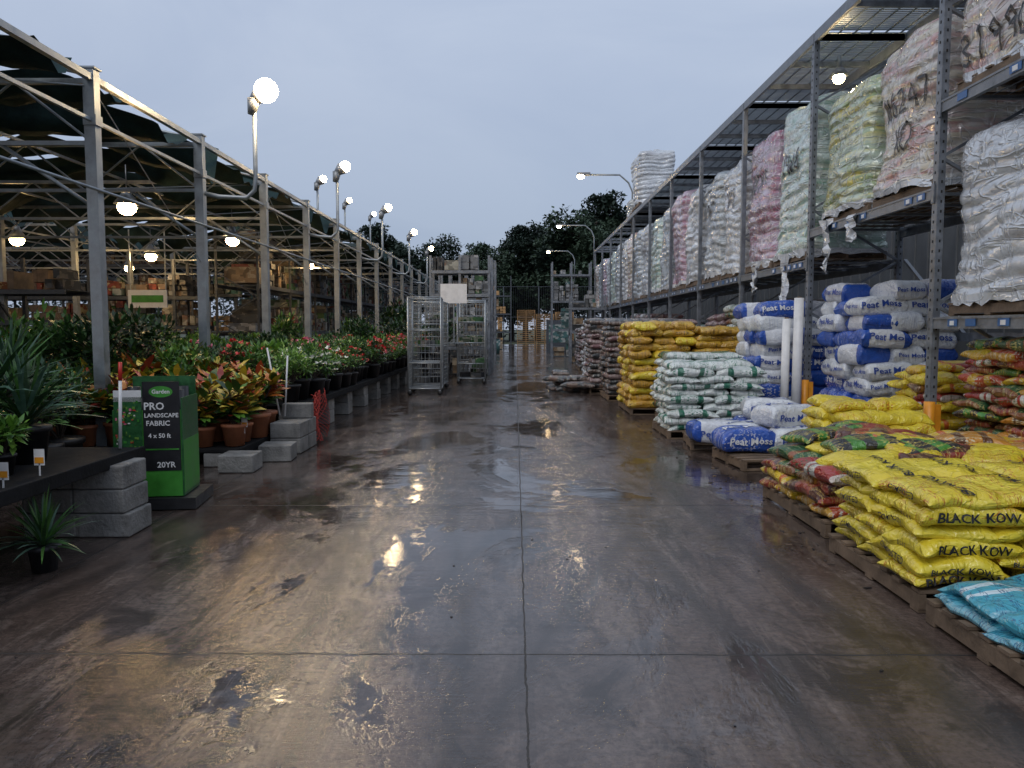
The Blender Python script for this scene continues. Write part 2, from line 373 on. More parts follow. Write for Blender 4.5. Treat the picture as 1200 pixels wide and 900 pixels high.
# ------------------------------------------------------------------ wrapped pallet
def wrapped(name,cx,cy,z0,w,d,h,mat,layers=12,text=None,seed=None,pal=True,flaps=0):
    mb=MB(); seed=U(0,99) if seed is None else seed
    cz0=z0
    if pal: pallet(mb,cx-w/2,cx+w/2,cy-d/2,cy+d/2,z0+.002); cz0=z0+.135
    H=h-(cz0-z0); NP=64; NZ=layers*6; lh=H/layers
    ph=[U(0,6) for _ in range(layers+1)]; lw=[U(-.03,.03) for _ in range(layers+1)]; la=[U(.5,1.3) for _ in range(layers+1)]
    lean=(U(-.05,.05),U(-.06,.06))
    def surf(th,z,ex=0):
        wz=z+.035*sin(2*th+seed)+.02*sin(5*th+seed*2+z*2)
        wz=min(max(wz,0),H-.001)
        t=z/H; li=min(layers-1,int(wz/lh)); lt=(wz/lh)%1.0
        r=(abs(cos(th)/(w/2))**8+abs(sin(th)/(d/2))**8)**(-1/8)
        bul=abs(sin(pi*lt))**.55
        r*=1+.045*la[li]*(bul-.6)+lw[li]*.8*bul+.022*(abs(sin(2*th+ph[li]))**.4-.7)
        r*=1-.22*(max(0,t-.86)/.14)**1.7*(.7+.3*sin(3*th+seed)) - .02*sin(t*5+seed)
        p=Vector((cx+r*cos(th)+lean[0]*t,cy+r*sin(th)+lean[1]*t,cz0+z))
        n=nz(p,1.3,seed)*.08+nz(p,3.5,seed)*.025+nz(p,8,seed)*.006
        return p+n+Vector((cos(th),sin(th),0))*ex
    vs=[surf(2*pi*k/NP,H*i/NZ) for i in range(NZ+1) for k in range(NP)]
    fs=[(i*NP+k,i*NP+(k+1)%NP,(i+1)*NP+(k+1)%NP,(i+1)*NP+k) for i in range(NZ) for k in range(NP)]
    for q in range(1,5):
        f=1-q/4.0
        for k in range(NP):
            p=vs[NZ*NP+k]; c=Vector((cx+lean[0],cy+lean[1],0))
            vs.append(Vector((c.x+(p.x-c.x)*f,c.y+(p.y-c.y)*f,p.z+.09*(1-f*f)))+nz((p.x*f,p.y*f,0),5,seed)*.05)
    for q in range(4):
        i=NZ+q
        fs+= [(i*NP+k,i*NP+(k+1)%NP,(i+1)*NP+(k+1)%NP,(i+1)*NP+k) for k in range(NP)]
    mb.add(vs,fs,mat,True)
    n=NP; vv=[]
    for k in range(n+1):
        th=2*pi*k/n; L=.02+.06*abs(noise.noise(Vector((th*3,seed,0))))*2
        a=surf(th,.05,.012); b=surf(th,.0,.015)+Vector((0,0,-L)); vv+=[a,b]
    mb.add(vv,[(2*k,2*k+1,2*k+3,2*k+2) for k in range(n)],'f_tat',True)
    for t in (text or []):
        s,size,y0,zz=t; tot=len(s)*.9*size
        for ci,ch in enumerate(s):
            jx,jz=U(-.03,.03)*size,U(-.1,.1)*size
            for st in GL.get(ch,[]):
                pts=[]
                for a,b in zip(st[:-1],st[1:]):
                    for q in range(5): pts.append((a[0]+(b[0]-a[0])*q/5,a[1]+(b[1]-a[1])*q/5))
                pts.append(st[-1]); P3=[]
                for (u,v) in pts:
                    y=y0+tot/2-(ci*.9+u)*size+jx; z=zz+(v-.5)*size*1.25+jz
                    th=math.atan2(y,-w/2); P3.append(surf(th,min(H*.97,max(.02,z)),.016))
                hw=size*.07; V=[]
                for i,p in enumerate(P3):
                    dd=(P3[min(i+1,len(P3)-1)]-P3[max(0,i-1)]).normalized(); nn=dd.cross(Vector((-1,0,0))).normalized()*hw
                    V+=[p-nn,p+nn]
                mb.add(V,[(2*i,2*i+1,2*i+3,2*i+2) for i in range(len(P3)-1)],'ink')
    return mb.obj(name)
def tatter(mb,p,L,w,mat='f_tat'):
    n=12; vs=[];sd=U(0,50)
    for i in range(n+1):
        t=i/n
        for k in range(5):
            o=nz((k*.5,t*2.5,sd),2,sd)*.10
            vs.append(Vector((p[0]+o.x-.03,p[1]+(k/4-.5)*w*(1-.6*t)+o.y,p[2]-L*t*(1-.1*abs(k-2)*R()))))
    fs=[(i*5+k,i*5+k+1,i*5+k+6,i*5+k+5) for i in range(n) for k in range(4)]
    mb.add(vs,fs,mat,True)

# ------------------------------------------------------------------ GROUND
def make_ground():
    m,nt,b=new_mat('wet_concrete')
    v=coords(nt)
    sp=nt.nodes.new('ShaderNodeSeparateXYZ'); nt.links.new(v,sp.inputs[0])
    X,Y=sp.outputs[0],sp.outputs[1]
    big=noise_(nt,coords(nt,(1,.7,1)),.42,8,.68,.9)
    med=noise_(nt,coords(nt,(1.3,.8,1)),1.25,8,.75,.7)
    fine=noise_(nt,v,26,5,.75)
    spk=noise_(nt,v,120,2,.6)
    swirl=noise_(nt,coords(nt,(2.6,.40,1),rot=(0,0,.25)),1.6,6,.7,1.4)
    swirl2=noise_(nt,coords(nt,(2.8,.36,1),rot=(0,0,-.35)),1.5,6,.7,1.2)
    trans=noise_(nt,coords(nt,(.9,15,1),rot=(0,0,.05)),2.0,3,.6,.3)
    c=ramp(nt,big,[(.34,(.052,.036,.030)),(.46,(.110,.078,.064)),(.56,(.135,.104,.092)),(.70,(.180,.155,.148))])
    c=mixc(nt,ramp(nt,med,[(.40,.9),(.50,.0)]),c,(.028,.020,.017))
    c=mixc(nt,ramp(nt,swirl,[(.52,0.0),(.66,.6)]),c,(.22,.175,.15))
    c=mixc(nt,ramp(nt,swirl2,[(.52,0.0),(.64,.65)]),c,(.036,.027,.024))
    tr=None
    for (x0,A,k,ph,w) in((-1.6,.5,.35,.4,.14),(-.75,.5,.35,.5,.14),(1.1,.35,.28,2.0,.13),(1.85,.35,.28,2.1,.13),(.6,-.9,.42,1.0,.10),(-2.2,.7,.5,3.0,.10),(.2,1.1,.3,4.2,.12)):
        s=math_(nt,'SINE',math_(nt,'ADD',math_(nt,'MULTIPLY',Y,k),ph))
        dd=math_(nt,'ABSOLUTE',math_(nt,'SUBTRACT',math_(nt,'SUBTRACT',X,x0),math_(nt,'MULTIPLY',s,A)))
        f=math_(nt,'SUBTRACT',1.0,math_(nt,'MINIMUM',math_(nt,'DIVIDE',dd,w),1.0))
        tr=f if tr is None else math_(nt,'MAXIMUM',tr,f)
    tr=math_(nt,'MULTIPLY',tr,ramp(nt,med,[(.38,0.2),(.52,1.0)]))
    c=mixc(nt,math_(nt,'MULTIPLY',tr,.75),c,(.026,.021,.019))
    c=mixc(nt,ramp(nt,fine,[(.38,.5),(.58,0.0)]),c,(.026,.020,.018))
    c=mixc(nt,ramp(nt,spk,[(.62,0.0),(.72,.3)]),c,(.22,.19,.17))
    wob=math_(nt,'MULTIPLY',math_(nt,'SUBTRACT',noise_(nt,v,5,5,.7),.5),.035)
    def joint(axis,off,per,w):
        q=math_(nt,'ADD',math_(nt,'SUBTRACT',axis,off),wob)
        q=math_(nt,'ADD',q,per*400.5)
        q=math_(nt,'ABSOLUTE',math_(nt,'SUBTRACT',math_(nt,'MODULO',q,per),per/2))
        return math_(nt,'LESS_THAN',q,w)
    j=math_(nt,'MAXIMUM',joint(X,.05,3.05,.005),joint(Y,3.68,3.2,.006))
    jw=math_(nt,'MAXIMUM',joint(X,.05,3.05,.035),joint(Y,3.68,3.2,.03))
    c=mixc(nt,math_(nt,'MULTIPLY',math_(nt,'MULTIPLY',jw,.5),med),c,(.03,.025,.022))
    c=mixc(nt,j,c,(.008,.007,.006))
    pud=noise_(nt,coords(nt,(1,.6,1)),.62,8,.70,.6)
    pm=ramp(nt,pud,[(.485,0.0),(.53,1.0)])
    c=mixc(nt,math_(nt,'MULTIPLY',pm,.30),c,(.035,.028,.025))
    nt.links.new(c,b.inputs['Base Color'])
    r=ramp(nt,pud,[(.36,.19),(.44,.13),(.49,.09),(.535,.035)])
    inv=math_(nt,'SUBTRACT',1.0,pm)
    var=math_(nt,'ADD',math_(nt,'MULTIPLY',math_(nt,'SUBTRACT',med,.5),.30),math_(nt,'MULTIPLY',math_(nt,'SUBTRACT',swirl,.5),.45))
    var=math_(nt,'ADD',var,math_(nt,'MULTIPLY',math_(nt,'SUBTRACT',swirl2,.5),.35))
    r=math_(nt,'ADD',r,math_(nt,'MULTIPLY',var,math_(nt,'ADD',math_(nt,'MULTIPLY',inv,.8),.2)))
    r=math_(nt,'MAXIMUM',math_(nt,'ADD',math_(nt,'ADD',r,math_(nt,'MULTIPLY',j,.5)),math_(nt,'MULTIPLY',tr,.10)),.035)
    nt.links.new(r,b.inputs['Roughness'])
    b.inputs['IOR'].default_value=1.45; b.inputs['Specular IOR Level'].default_value=.72
    hs=math_(nt,'ADD',math_(nt,'MULTIPLY',inv,.85),.15)
    h=math_(nt,'ADD',math_(nt,'MULTIPLY',fine,hs),math_(nt,'MULTIPLY',trans,math_(nt,'MULTIPLY',hs,1.2)))
    h=math_(nt,'SUBTRACT',h,math_(nt,'MULTIPLY',j,3))
    h=math_(nt,'ADD',h,math_(nt,'MULTIPLY',spk,math_(nt,'MULTIPLY',hs,.3)))
    p=bump_(nt,b,h,.27,.009)
    bump_(nt,b,noise_(nt,coords(nt,(.8,1.3,1)),2.6,3,.5),.28,.02,p)
    M['floor']=m
    mb=MB()
    mb.add([(-60,-12,0),(60,-12,0),(60,80,0),(-60,80,0)],[(0,1,2,3)],'floor')
    mb.obj('concrete_floor')
    M['earth']=simple('earth',(.05,.06,.03),.9,0,.4,.3,.3)
    mb=MB(); mb.add([(-1500,-1500,-.03),(1500,-1500,-.03),(1500,1500,-.03),(-1500,1500,-.03)],[(0,1,2,3)],'earth')
    mb.obj('ground')
make_ground()

# ------------------------------------------------------------------ RIGHT RACKING
RX0,RX1=4.35,5.65
SP=3.42
posts=[8.0+SP*k for k in range(-1,11)]
def rack(name,rx0,rx1,ys,top,levels,holes_upto=14,deck=True,mat='rack'):
    mb=MB()
    for y in ys:
        for x in(rx0,rx1):
            mb.box((x,y,top/2),(.075,.03,top),mat); mb.box((x-.034,y+.04,top/2),(.008,.085,top),mat)
            mb.box((x,y-.018,top/2),(.035,.006,top),mat)
            mb.box((x,y,.008),(.16,.14,.016),mat)
            if y<holes_upto:
                z=.2
                while z<top-.1:
                    mb.box((x-.039,y+.04,z),(.004,.018,.028),'hole'); mb.box((x,y-.022,z),(.016,.004,.028),'hole'); z+=.1
        z=.35;s=0
        while z<top-.3:
            z2=min(top-.1,z+.75)
            a,b=(rx0,rx1) if s%2==0 else (rx1,rx0)
            mb.beam((a,y+.02,z),(b,y+.02,z2),.04,.03,mat); z=z2;s+=1
        mb.beam((rx0,y+.02,.25),(rx1,y+.02,.25),.04,.03,mat)
    for i in range(len(ys)-1):
        y0,y1=ys[i],ys[i+1]
        for z in levels(i):
            for x in(rx0-.02,rx1):
                mb.box((x,(y0+y1)/2,z-.06),(.05,y1-y0-.06,.115),mat)
                mb.box((x-.028,(y0+y1)/2,z-.012),(.012,y1-y0-.06,.02),mat)
                for yy in(y0+.05,y1-.02): mb.box((x-.03,yy,z-.06),(.012,.05,.2),mat)
            if y0<30:
                y=y0+.2
                while y<y1-.25:
                    if R()<.75:
                        mb.box((rx0-.054,y+.08,z-.06),(.004,.16,.07),'blue_label')
                        if R()<.8: mb.box((rx0-.059,y+.08,z-.062),(.004,.07,.045),'white_label')
                    y+=U(.22,.5)
            n=5
            for q in range(n):
                yy=y0+.25+(y1-y0-.5)*q/(n-1); mb.beam((rx0,yy,z-.03),(rx1,yy,z-.03),.06,.03,mat)
            if deck:
                for q in range(9):
                    xx=rx0+.05+(rx1-rx0-.1)*q/8; mb.beam((xx,y0+.05,z+.002),(xx,y1-.05,z+.002),.008,.008,'deck')
    return mb
def lv(i):
    if i==0: return [1.72,3.9]
    if i==1: return [3.05]
    return [2.62]
mb=rack('r',RX0,RX1,posts,5.85,lv)
TOPX1=6.1
for i in range(len(posts)-1):
    y0,y1=posts[i],posts[i+1]
    for x in(RX0-.02,RX1,TOPX1): mb.box((x,(y0+y1)/2,5.79),(.05,y1-y0-.04,.14),'rack')
    for q in range(4):
        yy=y0+(y1-y0)*q/3.0; mb.beam((RX0,yy+.02,5.80),(TOPX1,yy+.02,5.80),.05,.08,'rack')
    y=y0+.06
    while y<min(y1,34):
        mb.box(((RX0+TOPX1)/2,y,5.875),(TOPX1-RX0,.036,.012),'deck'); y+=.07
    for q in range(8):
        xx=RX0+.1+(TOPX1-RX0-.2)*q/7; mb.box((xx,(y0+y1)/2,5.862),(.025,y1-y0,.012),'deck')
for y in (8.0,8.0+SP):
    mb.box((RX0-.02,y-.06,.42),(.14,.05,.8),'orange'); mb.tube([(RX0-.07,y-.08,.02),(RX0-.07,y-.08,.85)],.055,'orange',10)
mb.box((RX1,9.7,1.5),(.05,3.3,.11),'rack')
mb.beam((RX1+.02,8.1,.4),(RX1+.02,11.3,2.6),.05,.03,'rack')
mb.obj('pallet_racking')
def colm(x,y,z,w,d,h,mat,layers=12,text=None): wrapped('shrink_wrapped_pallet',x,y,z,w,d,h,mat,layers,text)
colm(5.0,7.22,1.73,1.2,1.3,1.75,'f_white',10); colm(5.0,5.75,1.73,1.2,1.3,1.72,'f_white',10)
colm(5.0,7.12,3.91,1.2,1.5,1.75,'f_cream',10,[('319905',.22,.06,.26)]); colm(5.0,5.55,3.91,1.2,1.4,1.7,'f_cream',9)
colm(5.0,8.98,3.06,1.15,1.42,1.85,'f_cream',12,[('N6247',.22,.0,1.0),('XO',.20,.0,.58)])
colm(5.0,10.53,3.06,1.15,1.42,1.72,'f_yel',12)
seq=['f_green','f_pink','f_white','f_grey','f_white','f_pink','f_grey','f_green','f_white','f_grey','f_cream','f_white','f_grey','f_green','f_white','f_pink','f_grey','f_cream']
k=0
for i in range(2,len(posts)-1):
    y0=posts[i]
    for q in range(2):
        yy=y0+.92+q*1.6
        colm(4.95,yy,2.63,1.2,1.5,U(2.25,2.55),seq[k%len(seq)],13,[(['PW6','28X1','W40','N7'][k],.26,.0,1.45)] if k in(0,1,2,3) else None); k+=1
wrapped('shrink_wrapped_pallet',4.95,28,5.89,1.3,1.6,1.95,'f_white',12)
wrapped('shrink_wrapped_pallet',5.0,30.3,5.89,1.2,1.2,.7,'f_grey',5)
mb=MB()
tatter(mb,(4.32,12.4,2.75),1.1,.3); tatter(mb,(4.3,10.7,3.1),.75,.25)
tatter(mb,(4.3,9.9,3.05),.35,.3); tatter(mb,(4.32,13.9,2.7),.5,.25)
mb.obj('torn_plastic_film')
mb=MB(); mb.box((8.3,18,2.3),(.15,60,4.6),'wall')
for k in range(120): mb.box((8.215,-11.5+k*.5,2.3),(.03,.06,4.6),'wall')
mb.obj('metal_wall')

# ---- bag stacks on right
def kow(alt,i,j,top,a,b,h,m):
    T=[]
    if alt==0:
        if j==0: T.append(('BLACK KOW','-y',.076,'ink',(U(-.03,.03),-.003)))
        if i==0: T.append(('0.5-0.5','-x',.035,'ink',(0,0)))
        if top: T.append(('BLACK KOW','top',.09,'ink',(0,-.02)))
    else:
        if i==0: T.append(('COMPOSTED','+y',.055,'ink',(0,0)))
        if j==0 and R()<.6: T.append(('BLACK KOW','-x',.053,'ink',(0,0)))
        if top: T.append(('BLACK KOW','top',.09,'ink',(0,-.02)))
    return T
bag_stack('yellow_compost_bag_stack',2.28,4.1,4.25,5.45,.68,['yel','yel','yelp'],(.60,.42,.115),txt=kow,jit=.05,amp=1.3)
mixed=['dkgreen','brown','yel2','redwh','blkgrn','orgbr','brown','redorg']
bag_stack('mixed_soil_bag_stack',2.38,3.6,5.8,7.25,.52,mixed,(.60,.40,.10),jit=.06,amp=1.3)
bag_stack('mixed_soil_bag_stack',3.65,4.9,5.8,7.2,.62,mixed,(.60,.40,.10),jit=.06,amp=1.3)
mb=MB()
for q in range(24):
    add_bag(mb,(2.5+U(0,1.9),5.95+U(0,1.25),.58+U(0,.08)),.3,.2,.05,U(-.5,.5)+(pi/2 if R()<.5 else 0),random.choice(['yelp','yel2','yel','blkgrn','yel','brown','orgbr','yelp']),U(0,99),None,U(-.12,.12),1.3)
mb.obj('loose_soil_bag_pile')
bag_stack('blue_soil_bag_stack',2.26,3.6,3.1,4.1,.27,['ltblue'],(.64,.5,.09),jit=.03,amp=1.2)
bag_stack('yellow_soil_bag_stack',3.2,4.15,7.5,8.5,.86,['yel','yelp'],(.5,.36,.12),jit=.06,top_partial=True,amp=1.3)
bag_stack('mixed_soil_bag_stack',4.5,5.6,6.5,7.75,1.5,mixed,(.55,.38,.10),jit=.07,amp=1.3)
bag_stack('mixed_soil_bag_stack',4.45,5.6,4.9,6.2,1.45,mixed,(.55,.38,.10),jit=.06,amp=1.3)
bag_stack('mixed_soil_bag_stack',4.5,5.5,8.2,9.2,1.2,['yel2','yelp','orgbr','redwh','yelp'],(.5,.38,.11),jit=.06,top_partial=True,amp=1.2)
def peat(alt,i,j,top,a,b,h,m):
    T=[]
    ink='inkblue' if m in('peatw','peatm') else 'white_label'
    f='-y' if alt==0 else '-x'
    g='-x' if alt==0 else '+y'
    if j==0 and R()<.6: T.append(('Peat Moss',f,.125 if alt==0 else .085,ink,(U(-.04,.04),.02)))
    if i==0 and R()<.6: T.append(('Peat Moss',g,.085 if alt==0 else .125,ink,(0,.02)))
    return T
bag_stack('peat_moss_bale_stack',4.42,5.6,9.75,11.1,2.2,['peatw','peatb','peatm'],(.66,.42,.25),txt=peat,jit=.07,amp=.9,sq=8,top_partial=True)
bag_stack('peat_moss_bale_stack',3.72,4.95,11.75,12.95,2.0,['peatw','peatb','peatm'],(.66,.42,.25),txt=peat,jit=.07,amp=.9,sq=8,top_partial=True)
# upright rolls of film leaning by the post
mb=MB()
for (x,y,h,r) in((4.12,11.25,2.05,.07),(3.98,11.35,1.75,.06)): mb.tube([(x,y,.02),(x+.02,y+.03,h)],r,'white',12); mb.tube([(x+.02,y+.03,h-.001),(x+.02,y+.03,h+.02)],r*.5,'card',10)
mb.obj('plastic_film_roll')
mb=MB(); pallet(mb,2.5,3.7,8.6,9.6,.002,.1); pallet(mb,2.35,3.5,10.0,10.9,.002,-.1); pallet(mb,3.2,4.1,8.65,9.2,.15,.3)
mb.obj('wooden_pallet')
mb=MB()
for (x,y,z,m,rz) in[(2.75,9.2,.28,'peatb',.1),(3.4,9.15,.28,'peatw',-.1),(2.95,9.75,.28,'peatw',.2),(3.6,9.7,.28,'peatm',0),(3.35,9.5,.53,'peatw',.3),(2.6,9.95,.28,'peatm',0),(3.3,10.4,.28,'peatb',0),(3.4,10.3,.54,'peatw',-.2)]:
    add_bag(mb,(x,y,z),.34,.24,.14,rz,m,U(0,99),[('Peat Moss','-y',.12,'white_label' if m=='peatb' else 'inkblue',(0,0)),('Peat Moss','top',.13,'white_label' if m=='peatb' else 'inkblue',(0,0))],0,.9,8)
mb.obj('peat_moss_bale_pile')
bag_stack('white_green_bag_stack',2.22,3.62,11.05,12.3,1.12,['whgreen'],(.62,.40,.12),jit=.06,top_partial=True,amp=1.4)
bag_stack('white_green_bag_stack',2.5,3.65,12.5,13.6,1.2,['whgreen','whgreen','dkgreen'],(.62,.40,.12),jit=.05)
bag_stack('yellow_mulch_bag_stack',2.15,3.3,14.2,15.9,1.72,['gold','yelp','gold'],(.62,.42,.15),jit=.06,amp=1.4)
bag_stack('gold_mulch_bag_stack',3.35,4.25,14.0,15.9,1.62,['gold'],(.62,.42,.15),jit=.06,amp=1.4)
bag_stack('dark_mulch_bag_stack',2.05,4.0,17.0,18.4,1.8,['dkbag','purp','dkbag'],(.62,.42,.14),jit=.05)
bag_stack('dark_mulch_bag_stack',1.85,4.0,19.0,20.4,1.85,['dkbag','dkbag','purp'],(.62,.42,.14),jit=.05)
bag_stack('white_stone_bag_stack',1.9,2.9,20.8,21.8,.9,['whbag'],(.5,.35,.12),jit=.05)
bag_stack('white_stone_bag_stack',2.2,4.0,22.6,24.0,1.3,['whbag','whgreen'],(.5,.35,.12),jit=.05)
bag_stack('dark_mulch_bag_stack',2.3,4.0,25,26.8,1.8,['dkbag','purp','whbag'],(.62,.42,.14),jit=.05)
bag_stack('dark_mulch_bag_stack',2.4,4.0,29,31,1.6,['dkbag','purp'],(.62,.42,.14),jit=.05)
mb=MB()
for q in range(16): add_bag(mb,(1.05+U(0,.8),19.6+U(-.5,.6),.09+.12*int(q/5)),.32,.22,.07,U(0,3),'dkbag',U(0,99))
mb.obj('fallen_bag_pile')
for i in range(2,8):
    y0=posts[i]
    for q in range(2):
        if i==2 and q==0: continue
        ms=random.choice([['purp','whbag'],['dkbag','brown'],['whgreen','dkgreen'],['purp'],['dkbag','whbag']])
        bag_stack('soil_bag_stack',4.45,5.5,y0+.25+q*1.6,y0+1.55+q*1.6,U(1.6,2.2),ms,(.6,.42,.15),jit=.04)

def lamp_arm(name,base,tip,m='lamp_far',r=.13):
    mb=MB(); b=Vector(base); t=Vector(tip); mid=Vector(((b.x*.75+t.x*.25),(b.y+t.y)/2,t.z+.05))
    mb.tube([(b.x,b.y,b.z-2.2),b-Vector((0,0,.5)),(b.x-.15,b.y,b.z-.15),mid,t+Vector((.25,0,.06))],.035,'galv',8)
    mb.box((t.x+.12,t.y,t.z+.08),(.5,.2,.1),'housing'); mb.sphere((t.x,t.y,t.z-.02),r,m,12,.6)
    mb.obj(name)
for y in(30,44.5,59): lamp_arm('street_lamp',(4.5,y,7.35),(2.5,y,7.45))
mb=MB(); mb.tube([(5.0,12.2,5.8),(5.0,12.2,5.6)],.03,'galv'); mb.tube([(5.0,12.2,5.62),(5.0,12.2,5.5)],[.06,.15],'housing',12); mb.sphere((5.0,12.2,5.47),.09,'lamp',12)
mb.obj('rack_lamp')

# ------------------------------------------------------------------ LEFT SHADE HOUSE
PX=-4.9; PT=4.5
mb=MB(); py=[9.07+3.04*k for k in range(-2,14)]
XL=-26
cols=[PX-7.2*k for k in range(0,4)]
for y in py:
    for x in cols:
        mb.box((x,y,PT/2+.04),(.13,.13,PT+.08),'galv'); mb.box((x,y,.01),(.25,.25,.02),'galv')
        mb.box((x,y,PT+.09),(.17,.17,.02),'galv')
        mb.box((x+.01,y-.01,PT-.5),(.15,.15,.12),'galv')
    zt,zb=PT+.0,PT-.75
    mb.beam((PX,y,zt-.05),(XL,y,zt-.05),.06,.06,'galv')
    mb.beam((PX,y,zb),(XL,y,zb),.05,.05,'galv')
    x=PX;s=0
    while x>XL:
        x2=x-.9
        a,b=(zb,zt-.05) if s%2==0 else (zt-.05,zb)
        mb.tube([(x,y,a),(x2,y,b)],.016,'galv',5,False); x=x2;s+=1
    for x in cols: mb.tube([(x,y,PT-1.5),(x-1.1,y,zb)],.025,'galv',6); 
for x in cols:
    mb.beam((x+.02,py[0],PT-.02),(x+.02,py[-1],PT-.02),.07,.07,'galv'); mb.beam((x+.02,py[0],PT-.5),(x+.02,py[-1],PT-.5),.04,.04,'galv')
    if x!=PX:
        y=py[0];s=0
        while y<py[-1]-.5:
            a,b=(PT-.5,PT-.04) if s%2 else (PT-.04,PT-.5)
            mb.tube([(x+.02,y,a),(x+.02,y+.76,b)],.014,'galv',5,False); y+=.76;s+=1
for q in range(1,8):
    x=PX-7.2*q/2.0*.8
    mb.beam((x,py[0],PT+.05),(x,py[-1],PT+.05),.04,.04,'galv')
for y in py:
    for c in range(3):
        xa=cols[c];pts=[(xa-7.2*t,y,PT+.02+.55*sin(pi*t)) for t in[0,.15,.3,.5,.7,.85,1]]
        mb.tube(pts,.025,'galv',6,False)
for k in range(0,len(py)-1):
    if k%2==0: mb.tube([(PX,py[k],PT-.1),(PX,py[k+1],PT-1.9)],.008,'galv',4,False)
    mb.tube([(PX,py[k+1],PT-.1),(PX-2.4,py[k],PT-.75)],.01,'galv',4,False)
mb.tube([(PX+.09,py[0],3.2),(PX+.09,py[-1],3.2)],.018,'galv',6)
mb.obj('shade_house_frame')
mb=MB()
for k in range(len(py)-1):
    y0=py[k]
    for c in range(3):
        xa=cols[c]-.1
        for part in range(2):
            nx,ny=26,9; Wd=U(.95,1.3); yo=y0+.12+part*1.48+U(0,.15); vs=[]
            sd=U(0,99); sag=U(.25,.65)
            for i in range(nx):
                t=i/(nx-1); x=xa-7.0*t
                zb=PT+.08+.5*sin(pi*t)
                for j in range(ny):
                    s=j/(ny-1)
                    z=zb-.06-sag*sin(pi*s)*(0.6+.4*sin(t*9+sd))+nz((x,s*3,sd),1.2,sd).z*.25
                    vs.append((x,yo+Wd*s+nz((x,s,sd),.9,sd).x*.15,z))
            fs=[(i*ny+j,i*ny+j+1,(i+1)*ny+j+1,(i+1)*ny+j) for i in range(nx-1) for j in range(ny-1)]
            mb.add(vs,fs,'cloth',True)
mb.obj('shade_cloth')
def pole_lamp(name,y,z=5.36,x=-3.95,m='lamp',r=.17,px=PX):
    mb=MB()
    mb.tube([(px+.08,y,z-1.55),(px+.3,y,z-1.6),(x-.35,y,z-1.62),(x-.22,y,z-1.5),(x-.2,y,z-1.3),(x-.2,y,z-.25)],.035,'galv',8)
    mb.tube([(x-.24,y,z-.35),(x-.2,y,z-.12)],[.06,.1],'housing',10)
    mb.tube([(x-.22,y,z-.15),(x-.07,y,z-.03)],[.07,.15],'housing',12)
    mb.sphere((x,y-.03,z),r,m,16)
    mb.obj(name)
pole_lamp('flood_lamp',12.1,5.25,-3.83,r=.18); pole_lamp('flood_lamp',18.15,m='lamp',r=.12); 
for y in(24.2,30.3,36.4): pole_lamp('flood_lamp',y,m='lamp_far',r=.11)
pole_lamp('flood_lamp',24,6.2,-5.9,'lamp_far',.10,-6.6); pole_lamp('flood_lamp',31,6.7,-6.6,'lamp_far',.10,-7.3); pole_lamp('flood_lamp',38,7.2,-6.9,'lamp_far',.10,-7.6)
def high_bay(x,y,z,r=.16):
    mb=MB(); mb.tube([(x,y,PT),(x,y,z+.3)],.01,'housing',5); mb.tube([(x,y,z+.34),(x,y,z+.24),(x,y,z+.06)],[.06,.09,.22],'housing',14)
    mb.sphere((x,y,z),r,'lamp_in',12,.85); mb.obj('high_bay_lamp')
for p in[(-6.9,13.8,3.75),(-12.1,18.8,3.75),(-6.9,18.9,3.75),(-10.6,22.5,3.7),(-17,15,3.6),(-7.2,27,3.8),(-14,28,3.8),(-18,24,3.8),(-10,30,3.8)]: high_bay(*p)

# ------------------------------------------------------------------ back racks on left with goods
ALL=['card','cream','teal','redbox','dkbox','grnbox','greybox','card','dkbox','wood','cream','dkbox']
def goods(mb,x0,x1,y0,y1,z,hmax,axis='x',mats=None):
    mats=mats or ALL
    L0,L1=(x0,x1) if axis=='x' else (y0,y1); x=L0
    while x<L1-.4:
        w=U(.25,.85); h=U(.35,1)*hmax
        if R()<.93:
            m=random.choice(mats); n=max(1,int(h/U(.12,.35))); k=int(U(1,4))
            for q in range(n):
                for r in range(k):
                    if q==n-1 and R()<.35: continue
                    mm=m if R()<.7 else random.choice(mats); ww=(w-.04)/k
                    a=x+.03+ww*(r+.5)+U(-.02,.02)
                    if axis=='x': mb.box((a,(y0+y1)/2+U(-.08,.04),z+h*(q+.5)/n),(ww*U(.8,.97),(y1-y0)*U(.75,.95),h/n*U(.85,.97)),mm)
                    else: mb.box(((x0+x1)/2+U(-.04,.06),a,z+h*(q+.5)/n),((x1-x0)*U(.75,.95),ww*U(.8,.97),h/n*U(.85,.97)),mm)
        x+=w
mb=rack('r',-9.3,-8.0,[24+3.4*k for k in range(12)],6.0,lambda i:[1.5,3.0,4.5],0,False,'rackd')
for z,h in((.05,1.2),(1.52,1.2),(3.02,1.2),(4.52,1.7)): goods(mb,-9.2,-8.1,24.2,61,z,h,'y')
mb.obj('storage_racking')
def xrack(name,x0,x1,y,levels,top,mats=None,step=2.6,mat='rackd',toph=1.0):
    mb=MB(); x=x0
    while x<=x1+.01:
        for yy in(y,y+1): mb.box((x,yy,top/2),(.08,.06,top),mat)
        mb.beam((x,y,.3),(x,y+1,1.3),.04,.04,mat); mb.beam((x,y+1,1.3),(x,y,2.3),.04,.04,mat)
        x+=step
    for z in levels:
        for yy in(y-.03,y+1): mb.box(((x0+x1)/2,yy,z-.06),(x1-x0,.05,.10),mat)
        mb.box(((x0+x1)/2,y+.5,z-.01),(x1-x0,.9,.02),mat)
    lv2=[.05]+levels
    for i,z in enumerate(lv2):
        hm=(lv2[i+1]-z-.2) if i<len(lv2)-1 else toph
        goods(mb,x0+.05,x1-.05,y+.05,y+.95,z+.01,hm,'x',mats)
    mb.obj(name)
xrack('storage_racking',-26,-9.6,23.5,[.9,1.7,2.6],3.7)
